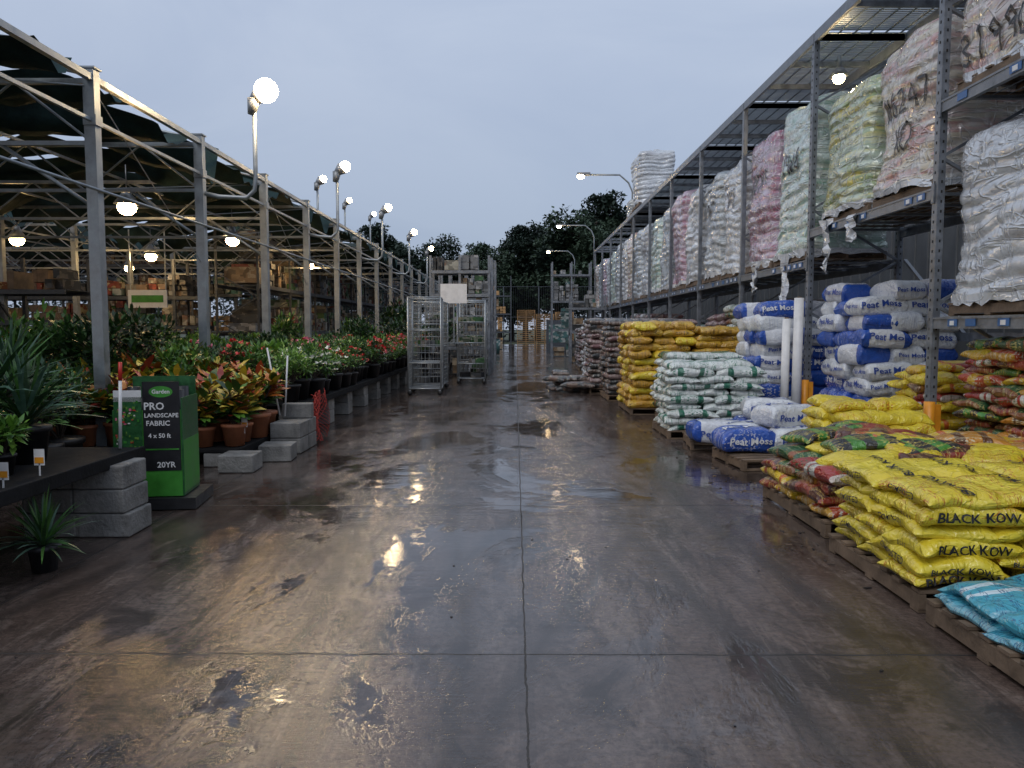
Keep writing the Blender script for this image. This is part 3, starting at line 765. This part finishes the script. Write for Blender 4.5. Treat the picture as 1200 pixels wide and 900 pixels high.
xrack('storage_racking',-26,-11,31,[1.5,3.0,4.2],5.4)
xrack('storage_racking',-17,-10.2,17.5,[1.1,1.8,2.5],3.3,None,2.6,'rackd',.5)
xrack('storage_racking',-26,-17.5,16,[1.1,2.1,3.0],3.8,None,2.6,'rackd',.5)
mb=MB(); mb.box((-10.4,21.8,2.45),(1.1,.04,.5),'white'); mb.box((-10.4,21.775,2.45),(.9,.012,.2),'green'); mb.beam((-10.9,21.85,2.5),(-10.9,21.85,4.4),.03,.03,'galv'); mb.beam((-9.9,21.85,2.5),(-9.9,21.85,4.4),.03,.03,'galv'); mb.obj('department_sign')
def fence(name,x0,x1,y,h):
    mb=MB(); x=x0
    while x<=x1: mb.tube([(x,y,0),(x,y,h)],.04,'rackd',6); x+=3
    for z in(.1,h/2,h): mb.tube([(x0,y,z),(x1,y,z)],.025,'rackd',6)
    x=x0
    while x<x1: mb.box((x,y,h/2),(.012,.012,h),'rackd'); x+=.16
    mb.obj(name)
fence('metal_fence',-40,30,66,5.2)

# ------------------------------------------------------------------ far end
xrack('lumber_racking',-2.15,-.3,60,[1.4,2.8,4.2],5.7,['wood2','card','wood2'],1.8)
xrack('lumber_racking',-6.5,-2.5,63,[1.6,3.2,4.6],5.6,['card','wood2','cream','teal'],1.9)
mb=MB()
for (x,h) in((.85,3.1),(2.35,2.9),(3.9,3.0)):
    for q in range(int(h/.155)):
        pallet(mb,x-.72,x+.72,61,62.2,.155*q+.004,0,.14,'wood2')
mb.obj('pallet_stack')
xrack('storage_racking',2.1,4.3,44,[1.6,3.2,4.7],5.4,['teal','dkbox','greybox','card'],1.1,'rack',.4)
xrack('storage_racking',2.6,4.2,36,[1.5,2.6],3.2,['teal','dkbox','card','greybox'],1.6,'rack')
mb=MB(); mb.box((2.9,52,1.1),(1.6,.6,2.2),'rackd'); mb.box((2.9,51.69,1.3),(1.3,.02,1.2),'teal'); mb.obj('storage_cabinet')
mb=MB()
mb.tube([(-1.3,50,.0),(-1.3,50,.95)],[.27,.33],'teal',16); mb.tube([(-1.3,50,.95),(-1.3,50,1.0)],[.36,.34],'black',16)
mb.obj('trash_can')

# ------------------------------------------------------------------ carts
def cart(name,x,y,w,d,h,levels=3,rz=0,load=False):
    mb=MB(); T=Matrix.Translation((x,y,0))@Matrix.Rotation(rz,4,'Z')
    def P(a,b,c): return T@Vector((a,b,c))
    for a in(-w/2,w/2):
        for b in(-d/2,d/2):
            mb.tube([P(a,b,.15),P(a,b,h)],.02,'grille',6)
            mb.tube([P(a*.92,b*.92-.018,.065),P(a*.92,b*.92+.018,.065)],.06,'black',12)
            mb.box((a*.92,b*.92,.125),(.05,.05,.03),'grille',0,T)
    lvz=[.17]+[h*(q+1)/(levels+1) for q in range(levels)]
    for z in lvz:
        for s in(-1,1):
            mb.tube([P(-w/2,s*d/2,z),P(w/2,s*d/2,z)],.014,'grille',5); mb.tube([P(s*w/2,-d/2,z),P(s*w/2,d/2,z)],.014,'grille',5)
        n=int(w/.05)
        for q in range(n): 
            a=-w/2+w*(q+.5)/n; mb.box((a,0,z),(.006,d,.006),'grille',0,T)
        for q in range(int(d/.1)):
            b=-d/2+d*(q+.5)/int(d/.1); mb.box((0,b,z-.007),(w,.008,.006),'grille',0,T)
        if load:
            for q in range(int(U(2,5))): mb.box((U(-w/3,w/3),U(-d/3,d/3),z+.08),(.3,.25,.14),random.choice(['black','dkbox','greybox','grnbox']),U(0,1),T)
    for s in(-1,1):
        for q in range(int(h/.10)):
            z=.2+q*.10
            if z<h: mb.tube([P(s*w/2,-d/2,z),P(s*w/2,d/2,z)],.007,'grille',4,False)
        for q in range(7):
            b=-d/2+d*(q+.5)/7; mb.tube([P(s*w/2,b,.17),P(s*w/2,b,h)],.006,'grille',4,False)
    for s in(-1,1): mb.tube([P(-w/2,s*d/2,h),P(w/2,s*d/2,h)],.016,'grille',5); mb.tube([P(s*w/2,-d/2,h),P(s*w/2,d/2,h)],.016,'grille',5)
    for q in range(8):
        a=-w/2+w*(q+.5)/8; mb.tube([P(a,d/2,.17),P(a,d/2,h)],.006,'grille',4,False)
    for q in range(int(h/.2)): mb.tube([P(-w/2,d/2,.2+q*.2),P(w/2,d/2,.2+q*.2)],.006,'grille',4,False)
    mb.obj(name)
cart('nursery_cart',-2.2,18.9,.78,1.1,2.35,2,.05)
cart('nursery_cart',-2.25,20.4,.78,1.1,2.3,3,-.03,True)
cart('nursery_cart',-1.35,25.0,.8,1.3,2.5,3,0,True)
cart('nursery_cart',-1.3,22.8,.8,1.2,2.4,3,.04,True)
mm=['dkbox','greybox','cream','dkbox','grnbox','card','greybox']
xrack('plant_racking',-2.9,-.9,26.4,[1.0,1.9,2.8,3.6],4.1,mm,1.0,'rack',.55)
xrack('plant_racking',-2.9,-.9,29.5,[1.5,3.0],4.3,mm,1.0,'rack',.9)
xrack('plant_racking',-2.9,-.9,34,[1.5,3.0],4.6,mm,1.0,'rack',1.2)
mb=MB(); mb.box((-1.75,21.9,2.6),(.75,.03,.55),'white'); mb.beam((-1.75,21.93,2.35),(-1.75,21.93,1.2),.03,.03,'galv'); mb.box((-1.75,22.1,1.2),(.6,.3,.03),'galv'); mb.obj('cart_sign')

# ------------------------------------------------------------------ PLANTS
def leaf(mb,p,d,L,W,mat,n=2,droop=.3,prof=None):
    p=Vector(p); d=Vector(d).normalized()
    side=d.cross(Vector((0,0,1)))
    if side.length<.05: side=Vector((1,0,0))
    side=(side.normalized()+Vector((U(-.4,.4),U(-.4,.4),U(-.4,.4)))).normalized()
    vs=[];q=p.copy();dd=d.copy()
    prof=prof or [.15,1,.0] if n==2 else prof
    for i in range(n+1):
        w=(prof[i] if prof else (1-(i/n)**2))*W/2
        vs+= [q-side*w,q+side*w]
        q=q+dd*(L/n); dd=(dd+Vector((0,0,-droop/n))).normalized()
    mb.add(vs,[(2*i,2*i+1,2*i+3,2*i+2) for i in range(n)],mat,False)
def rdir(zmin=-.2):
    while True:
        v=Vector((U(-1,1),U(-1,1),U(-1,1)))
        if .1<v.length<1 and v.normalized().z>zmin: return v.normalized()
def pot(mb,r=.13,h=.22,mat='black'):
    mb.tube([(0,0,0),(0,0,h*.85),(0,0,h*.86),(0,0,h)],[r*.75,r*.95,r*1.05,r*1.05],mat,14)
def shrub(name,r,h,n,ls,mats,flowers=None,nf=0,pm='black',pr=.13,fs=.045):
    mb=MB(); pot(mb,pr,pr*1.7,pm); z0=pr*1.7
    cl=[(rdir(-.3),U(.5,1)) for _ in range(16)]
    cen=[Vector((d.x*r*k*.8,d.y*r*k*.8,z0+h*.5+d.z*h*.45*k)) for d,k in cl]
    for c in cen: mb.tube([(0,0,z0-.02),(c.x*.5,c.y*.5,z0+(c.z-z0)*.5),c],[.008,.006,.003],'bark',4,False)
    for q in range(n):
        c=random.choice(cen); o=rdir(-1)*U(.2,1)*r*.38
        dd=(o.normalized()+Vector((0,0,.5))).normalized()
        leaf(mb,c+o,dd,ls*U(.7,1.3),ls*.5*U(.7,1.2),random.choice(mats),2,.4)
    for q in range(nf):
        c=random.choice(cen); o=rdir(-.1)*r*.46; f=random.choice(flowers)
        for w in range(5):
            leaf(mb,c+o,rdir(-.2),fs,fs*.9,f,2,.2)
    return mb.mesh(name)
def spiky(name,n,L,W,mat,droop=.7,trunk=0,pr=.16):
    mb=MB(); pot(mb,pr,pr*1.7)
    z0=pr*1.7
    if trunk: mb.tube([(0,0,z0-.05),(0.01,0,z0+trunk)],[.03,.022],'bark',7)
    for q in range(n):
        a=U(0,2*pi); el=U(.1,1.5); d=Vector((cos(a)*cos(el),sin(a)*cos(el),sin(el)))
        leaf(mb,(0,0,z0+trunk+U(-.04,.06)),d,L*U(.75,1.1),W,mat if isinstance(mat,str) else random.choice(mat),5,droop*U(.5,1.3),[.5,.9,1,.8,.5,.02])
    return mb.mesh(name)
def croton(name,warm):
    mb=MB(); pot(mb,.11,.19,'terra')
    for s in range(9):
        a=U(0,6.3); top=Vector((cos(a)*.14,sin(a)*.14,U(.32,.52))); mb.tube([(0,0,.17),top],[.008,.005],'bark',5,False)
        for q in range(17):
            t=U(.25,1); p=Vector((0,0,.17)).lerp(top,t); aa=U(0,6.3); el=U(.1,1.1) 
            d=Vector((cos(aa)*cos(el),sin(aa)*cos(el),sin(el)))
            m=random.choice(['l_mid','l_mid','l_lite','l_red','l_dark','l_mid'] if t<.5 or R()>warm else ['l_yel','l_org','l_yel','l_red','l_org','l_yel','l_lite'])
            leaf(mb,p,d,U(.13,.2),U(.05,.075),m,3,.7,[.2,1,.8,.05])
    return mb.mesh(name)
P={}
P['sp']=[spiky('strap_leaf_%d'%i,75,.62,.035,['l_mid','l_blue','l_dark'],.75) for i in range(2)]
P['yuc']=[spiky('yucca_%d'%i,85,.5,.028,['l_blue','l_mid'],.35,.25) for i in range(2)]
P['broad']=[shrub('broadleaf_%d'%i,.26,.34,330,.13,['l_mid','l_lite','l_lite']) for i in range(2)]
P['dark']=[shrub('dark_shrub_%d'%i,.30,.48,900,.055,['l_dark','l_mid','l_dark']) for i in range(3)]
P['mid']=[shrub('mid_shrub_%d'%i,.28,.40,800,.055,['l_mid','l_lite','l_dark']) for i in range(2)]
P['blue']=[shrub('blue_shrub_%d'%i,.28,.45,800,.045,['l_blue','l_mid']) for i in range(1)]
P['lite']=[shrub('lime_shrub_%d'%i,.27,.40,700,.06,['l_lite','l_mid','l_lite']) for i in range(2)]
P['fr']=[shrub('red_flower_%d'%i,.26,.36,650,.05,['l_mid','l_dark'],['fl_red'],45) for i in range(2)]
P['fp']=[shrub('pink_flower_%d'%i,.26,.36,650,.05,['l_mid','l_lite'],['fl_pink','fl_red','fl_pink'],45) for i in range(2)]
P['fw']=[shrub('white_flower_%d'%i,.26,.30,600,.05,['l_mid','l_lite'],['fl_white'],30) for i in range(1)]
P['fo']=[shrub('orange_flower_%d'%i,.2,.26,400,.05,['l_mid','l_dark'],['fl_org','l_yel'],40) for i in range(1)]
P['cr']=[croton('croton_%d'%i,[.9,.75,.6,.85,.5][i]) for i in range(5)]
nm={'sp':'strap_leaf_plant','yuc':'yucca_plant','broad':'broadleaf_plant','dark':'potted_shrub','mid':'potted_shrub','lite':'potted_shrub','blue':'potted_shrub','fr':'flowering_shrub','fp':'flowering_shrub','fw':'flowering_shrub','fo':'marigold_plant','cr':'croton_plant'}
def plant(k,x,y,z,s=1): inst(nm[k],random.choice(P[k]),(x,y,z),U(0,6.3),s*U(.85,1.18))
def bench(name,x0,x1,y0,y1,z,courses,step=1.6,first=None):
    mb=MB()
    mb.box(((x0+x1)/2,(y0+y1)/2,z-.03),(x1-x0,y1-y0,.05),'bench')
    mb.box((x1+.01,(y0+y1)/2,z-.045),(.03,y1-y0,.1),'bench')
    y=first if first else y0+.3
    bh=(z-.06)/courses
    while y<y1:
        for xx in [x1-.22-k*1.3 for k in range(int((x1-x0)/1.3)+1)]:
            for c in range(courses):
                mb.box((xx+U(-.01,.01),y+U(-.01,.01),bh*(c+.5)+.001),(.39,.39,bh-.006),'cmu',U(-.03,.03))
        y+=step
    o=mb.obj(name,bevel=.008); return o
bench('plant_bench',-6.5,-3.12,2.2,6.35,.62,3,1.95,2.1)
mb=MB()
for c in range(3):
    for q in range(2): mb.box((-3.18-.40*q+U(-.02,.02),5.98,.093+.187*c),(.392,.39,.181),'cmu',U(-.03,.03))
mb.obj('concrete_block_pier',bevel=.012)
bench('plant_bench',-6.3,-3.2,8.8,10.3,.22,1,1.2,9.0)
mb=MB()
mb.box((-3.12,8.62,.1),(.39,.39,.194),'cmu',.05);mb.box((-2.92,9.35,.1),(.39,.39,.194),'cmu',.1); mb.box((-2.95,9.95,.1),(.39,.39,.194),'cmu'); mb.box((-2.95,9.95,.3),(.39,.39,.194),'cmu'); mb.box((-2.95,10.36,.1),(.39,.39,.194),'cmu'); mb.box((-2.95,10.36,.3),(.39,.39,.194),'cmu'); mb.box((-2.95,10.36,.5),(.39,.2,.194),'cmu',.1)
mb.obj('concrete_block_pile',bevel=.012)
bench('plant_bench',-6.4,-3.1,11.2,24.5,.52,2,1.5,11.5)
bench('plant_bench',-6.4,-3.1,25.5,40,.52,2,2,25.8)
bench('plant_bench',-11.5,-7.2,7,16.8,.6,2,2.4)
bench('plant_bench',-11.5,-7.2,19,22,.6,2,2.4)
bench('plant_bench',-16.8,-12.5,8,15.5,.6,2,2.4)
for (k,x,y,s) in[('sp',-3.9,5.6,1.2),('sp',-4.3,5.0,1.2),('sp',-3.75,4.9,.95),('yuc',-4.6,6.0,1.15),('yuc',-4.0,6.05,1.1),('sp',-3.6,5.6,.95),('yuc',-5.1,5.6,1.2),('sp',-5.2,6.1,1.2),('broad',-3.55,4.75,.9),('broad',-3.4,4.35,.9),('broad',-3.45,5.1,.75),('broad',-3.9,4.4,.9),('sp',-5.8,5.8,1.2),('lite',-5.6,5.2,1),('dark',-4.9,4.6,1),('mid',-6.0,6.1,1.1),('blue',-4.6,5.4,.9)]:
    plant(k,x,y,.62,s)
inst('strap_leaf_plant',P['sp'][0],(-3.12,4.98,.003),1.0,.62)
mb=MB()
for (x,y,z) in[(-3.18,4.7,.72),(-3.2,5.1,.74),(-3.3,4.45,.75),(-3.2,9.0,.5),(-3.35,11.3,.8),(-3.3,12.5,.85)]: mb.box((x,y,z),(.07,.004,.11),'white'); mb.box((x,y-.004,z-.02),(.06,.002,.04),'orange'); mb.box((x,y,z-.08),(.01,.004,.1),'white')
mb.obj('plant_price_tag')
for i in range(8):
    for j in range(4):
        plant('cr',-3.30-.36*i+U(-.06,.06),8.98+.36*j+U(-.06,.06),.225,1.28+.08*j)
for i in range(5): plant('cr',-4.0-.35*i,10.5+U(0,.3),.5,1.25)
def fill(x0,x1,y0,y1,z,step,choices,s=1.0):
    y=y0
    while y<y1:
        x=x1
        while x>x0:
            k=choices(x,y)
            if k: plant(k,x+U(-.1,.1),y+U(-.1,.1),z,s)
            x-=step*U(.9,1.15)
        y+=step*U(.9,1.1)
def ch3(x,y):
    r=R()
    if x>-3.9:
        if y<14: return 'fw' if r<.35 else 'lite' if r<.7 else 'mid'
        return 'fr' if r<.30 else 'fp' if r<.50 else 'fw' if r<.64 else 'lite' if r<.84 else 'mid'
    return random.choice(['dark','mid','lite','blue','fr','fp','broad','fo','fp','lite','dark'])
fill(-6.3,-3.28,11.35,24.4,.53,.43,ch3,1.18)
fill(-6.3,-3.32,25.7,36,.53,.6,ch3,1.3)
fill(-11.3,-7.3,7.2,16.7,.61,.62,lambda x,y:random.choice(['dark','mid','lite','fo','fr','fp','broad','sp','fo']),1.2)
fill(-11.3,-7.3,19.2,21.8,.61,.62,lambda x,y:random.choice(['dark','mid','lite','fo','broad']),1.2)
fill(-16.6,-12.7,8.2,15.3,.61,.75,lambda x,y:random.choice(['dark','mid','lite','fo','yuc','fp']),1.3)
fill(-8,-4.9,6.9,8.4,.02,.5,lambda x,y:random.choice(['dark','mid','blue','lite']),1.6)
fill(-6.3,-4.6,10.3,10.9,.25,.45,lambda x,y:random.choice(['cr','lite','cr','mid','fo']),1.5)
fill(-8.5,-5.4,10.8,11.3,.3,.5,lambda x,y:random.choice(['dark','mid','lite']),2.0)
for (x,y,s) in[(-4.4,21.5,2.6),(-5.2,24,2.8),(-3.9,25.2,2.5),(-4.6,30,3),(-5.6,19,2.2),(-2.4,24.5,2.2)]: plant('dark' if R()<.6 else 'mid',x,y,.3,s)

def display():
    mb=MB(); T=Matrix.Translation((-3.27,6.95,.12))@Matrix.Rotation(radians(8),4,'Z')
    def bx(c,d,m): mb.box(c,d,m,0,T)
    w,d,h=.56,.5,1.04
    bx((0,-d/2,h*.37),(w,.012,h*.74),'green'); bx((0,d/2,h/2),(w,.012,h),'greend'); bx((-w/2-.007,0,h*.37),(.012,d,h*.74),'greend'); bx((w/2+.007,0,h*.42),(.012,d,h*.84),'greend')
    bx((w/2+.0145,0,h*.25),(.003,d*.98,h*.45),'green')
    bx((0,0,.012),(w-.03,d-.03,.02),'black')
    bx((.12,-d/2-.008,h*.60),(.31,.006,h*.76),'ink')
    bx((-.16,-d/2-.0085,h*.62),(.23,.006,h*.46),'greend'); bx((-.16,-d/2-.0085,h*.86),(.23,.006,.1),'white')
    for q in range(60): bx((-.16+U(-.1,.1),-d/2-.0125-q*.0002,h*.62+U(-.2,.2)),(U(.008,.025),.001,U(.008,.025)),random.choice(['fl_red','green','l_mid','l_lite','fl_white','fl_pink','l_dark','l_lite']))
    ux=T.to_3x3()@Vector((1,0,0)); uy=Vector((0,0,1))
    def tx(s,x,z,size,m='white'): flat_text(mb,s,T@Vector((x,-d/2-.014,z)),ux,uy,size,m)
    n=24; vs=[T@Vector((.12+.10*cos(2*pi*k/n),-d/2-.0125,.93+.05*sin(2*pi*k/n))) for k in range(n)]
    mb.add(vs,[tuple(range(n))],'green'); tx('Garden',.12,.93,.05)
    tx('PRO',.06,.80,.09); tx('LANDSCAPE',.12,.72,.052); tx('FABRIC',.09,.65,.062); tx('4 x 50 ft',.10,.54,.055); tx('20YR',.15,.28,.07)
    bx((.12,-d/2-.0125,.42),(.28,.002,.012),'green')
    for q in range(4):
        for r in range(3):
            p=T@Vector((-.19+q*.125,-.14+r*.15,0))
            mb.tube([p+Vector((0,0,.04)),p+Vector((0,0,U(.85,1.0)))],.056,'ink',12)
    mb.box((0,0,-.06),(.8,.62,.10),'black',0,T)
    mb.obj('landscape_fabric_display_box')
display()
mb=MB(); mb.tube([(-3.25,6.25,.62),(-3.23,6.25,1.18)],.014,'white',8); mb.tube([(-3.23,6.25,1.18),(-3.225,6.25,1.33)],.016,'red',8); mb.obj('marker_stake')
mb=MB(); mb.tube([(-3.05,10.1,.45),(-3.0,10.1,1.25)],.012,'white',8); mb.obj('marker_stake')
mb=MB(); mb.tube([(-3.15,10.2,.45),(-3.3,10.2,1.35)],.012,'white',8); mb.obj('marker_stake')
mb=MB()
def net(u,v):
    return Vector((-2.84+.06*sin(u*9)+.05*v+.03*sin(v*6+u*5),10.62+.75*u*(1-.2*v),.66*(1-v)**1.1+.03+.05*sin(u*7)*(1-v)))
for i in range(-12,14):
    for s in(1,-1):
        pts=[]
        for q in range(13):
            v=q/12; u=i/12+s*v*.9
            if 0<=u<=1: pts.append(net(u,v))
        if len(pts)>1: mb.tube(pts,.004,'netred',4,False)
mb.obj('red_safety_net')
mb=MB()
for q in range(60):
    x,y=U(-2.9,2.2),U(2.3,14)
    a=U(0,3); mb.box((x,y,.003),(U(.005,.022),U(.004,.012),.004),random.choice(['ink','wood','ink']),a)
for q in range(110):
    x,y=U(2.0,2.5),U(4,16); mb.box((x,y,.004),(U(.01,.05),U(.005,.02),.005),random.choice(['wood','ink','bark']),U(0,3))
mb.obj('floor_debris')

# ------------------------------------------------------------------ TREES
def tree_mesh(name,H,Rr,n,seed):
    random.seed(seed); mb=MB()
    trunk=[(0,0,0),(U(-.3,.3),U(-.3,.3),H*.3),(U(-.5,.5),U(-.5,.5),H*.55),(U(-.6,.6),U(-.6,.6),H*.85)]
    mb.tube(trunk,[H*.03,H*.024,H*.017,H*.006],'bark',8)
    cl=[]
    for q in range(22):
        t=U(.28,1); i=min(2,int(t*3)); p=Vector(trunk[i]).lerp(Vector(trunk[i+1]),t*3-i if i<2 else (t*3-2))
        a=U(0,6.3); L=Rr*U(.5,1.05)*(1.15-.5*t); e=p+Vector((cos(a)*L,sin(a)*L,U(-.02,.18)*H))
        m=p.lerp(e,.5)+Vector((0,0,-.02*H)); mb.tube([p,m,e],[H*.011,H*.007,H*.003],'bark',5,False)
        cl.append((e,U(.16,.28)*Rr+.6)); cl.append((m+Vector((U(-1,1),U(-1,1),U(0,1.2))),U(.15,.25)*Rr+.5))
        for w in range(3):
            ee=e+Vector((U(-1,1),U(-1,1),U(-.6,.7)))*Rr*.28; mb.tube([e,ee],[H*.003,H*.001],'bark',4,False); cl.append((ee,U(.12,.2)*Rr+.35))
    for q in range(n):
        c,r=random.choice(cl); o=rdir(-1)*r*(U(.1,1)**.5); o.z*=.65
        s=U(.3,.6)
        leaf(mb,c+o,rdir(-.6),s,s*.65,'l_tree',2,.3)
    return mb.mesh(name)
T=[tree_mesh('tree_a',15,6.5,17000,3),tree_mesh('tree_b',14,6,15000,5),tree_mesh('tree_c',16,5.5,14000,9)]
random.seed(21)
for (x,y,s,k) in[(9.0,92,1.12,0),(5.0,95,.97,1),(1.3,98,.84,2),(-2.0,98,.80,0),(7.2,99,1.0,1),(3.0,102,.90,0),(-13,100,.90,1),(-17,102,.88,2),(12.5,96,1.05,2),(15,100,1.08,1),(-.5,104,.85,2),(-20,98,.85,0),(-9.5,108,.80,1),(-5.5,106,.78,2),(20,100,1,0),(-28,100,.8,1),(-36,104,.85,2),(-44,98,.8,0),(27,104,1,2),(-24,104,.85,0)]:
    inst('oak_tree',T[k],(x,y,0),U(0,6),(s*1.0,s*1.0,s))
random.seed(4); mb=MB()
for q in range(11000):
    x=U(-90,90); h=6.5+2*noise.noise(Vector((x*.12,0,0)))+1.2*noise.noise(Vector((x*.6,3,0)))
    z=h*(U(0,1)**.6); s=U(.5,1.0); leaf(mb,(x,112+U(-2,2),z),rdir(-.5),s,s*.7,'l_tree',2,.2)
mb.obj('distant_tree_line')

# ------------------------------------------------------------------ WORLD
w=bpy.data.worlds.new("World"); sc.world=w; w.use_nodes=True; nt=w.node_tree
bg=nt.nodes['Background']; out=nt.nodes['World Output']
sky=nt.nodes.new('ShaderNodeTexSky'); sky.sky_type='NISHITA'; sky.sun_disc=False
sky.sun_elevation=radians(6); sky.sun_rotation=radians(200)
nt.links.new(sky.outputs[0],bg.inputs[0]); bg.inputs[1].default_value=.012
bg2=nt.nodes.new('ShaderNodeBackground')
tc=nt.nodes.new('ShaderNodeTexCoord'); sp=nt.nodes.new('ShaderNodeSeparateXYZ'); nt.links.new(tc.outputs['Generated'],sp.inputs[0])
g=ramp(nt,sp.outputs[2],[(.0,(.34,.40,.51)),(.12,(.28,.34,.46)),(.30,(.36,.42,.54)),(.6,(.47,.535,.65))])
mp=nt.nodes.new('ShaderNodeMapping'); mp.inputs['Scale'].default_value=(1,1,2.6); nt.links.new(tc.outputs['Generated'],mp.inputs[0])
cn=noise_(nt,mp.outputs[0],1.8,6,.55,.6)
cc=mixc(nt,1.0,g,ramp(nt,cn,[(.35,(.84,.86,.90)),(.65,(1.0,.99,.98))]),'MULTIPLY')
nt.links.new(cc,bg2.inputs[0]); bg2.inputs[1].default_value=1.28
ad=nt.nodes.new('ShaderNodeAddShader'); nt.links.new(bg.outputs[0],ad.inputs[0]); nt.links.new(bg2.outputs[0],ad.inputs[1]); nt.links.new(ad.outputs[0],out.inputs[0])
sl=bpy.data.lights.new('sun','SUN'); sl.energy=.95; sl.angle=radians(30); sl.color=(1,.97,.94)
so=bpy.data.objects.new('sun',sl); sc.collection.objects.link(so); so.rotation_euler=(radians(38),radians(-8),radians(-15))

# ------------------------------------------------------------------ CAMERA
cam=bpy.data.cameras.new('camera'); co=bpy.data.objects.new('camera',cam); sc.collection.objects.link(co)
cam.sensor_width=36; cam.lens=27; cam.clip_end=4000; cam.clip_start=.05
co.location=(0,0,1.6); co.rotation_euler=(radians(90-4.1),0,radians(.25))
sc.camera=co
sc.view_settings.view_transform='Standard'; sc.view_settings.look='None'; sc.view_settings.exposure=0
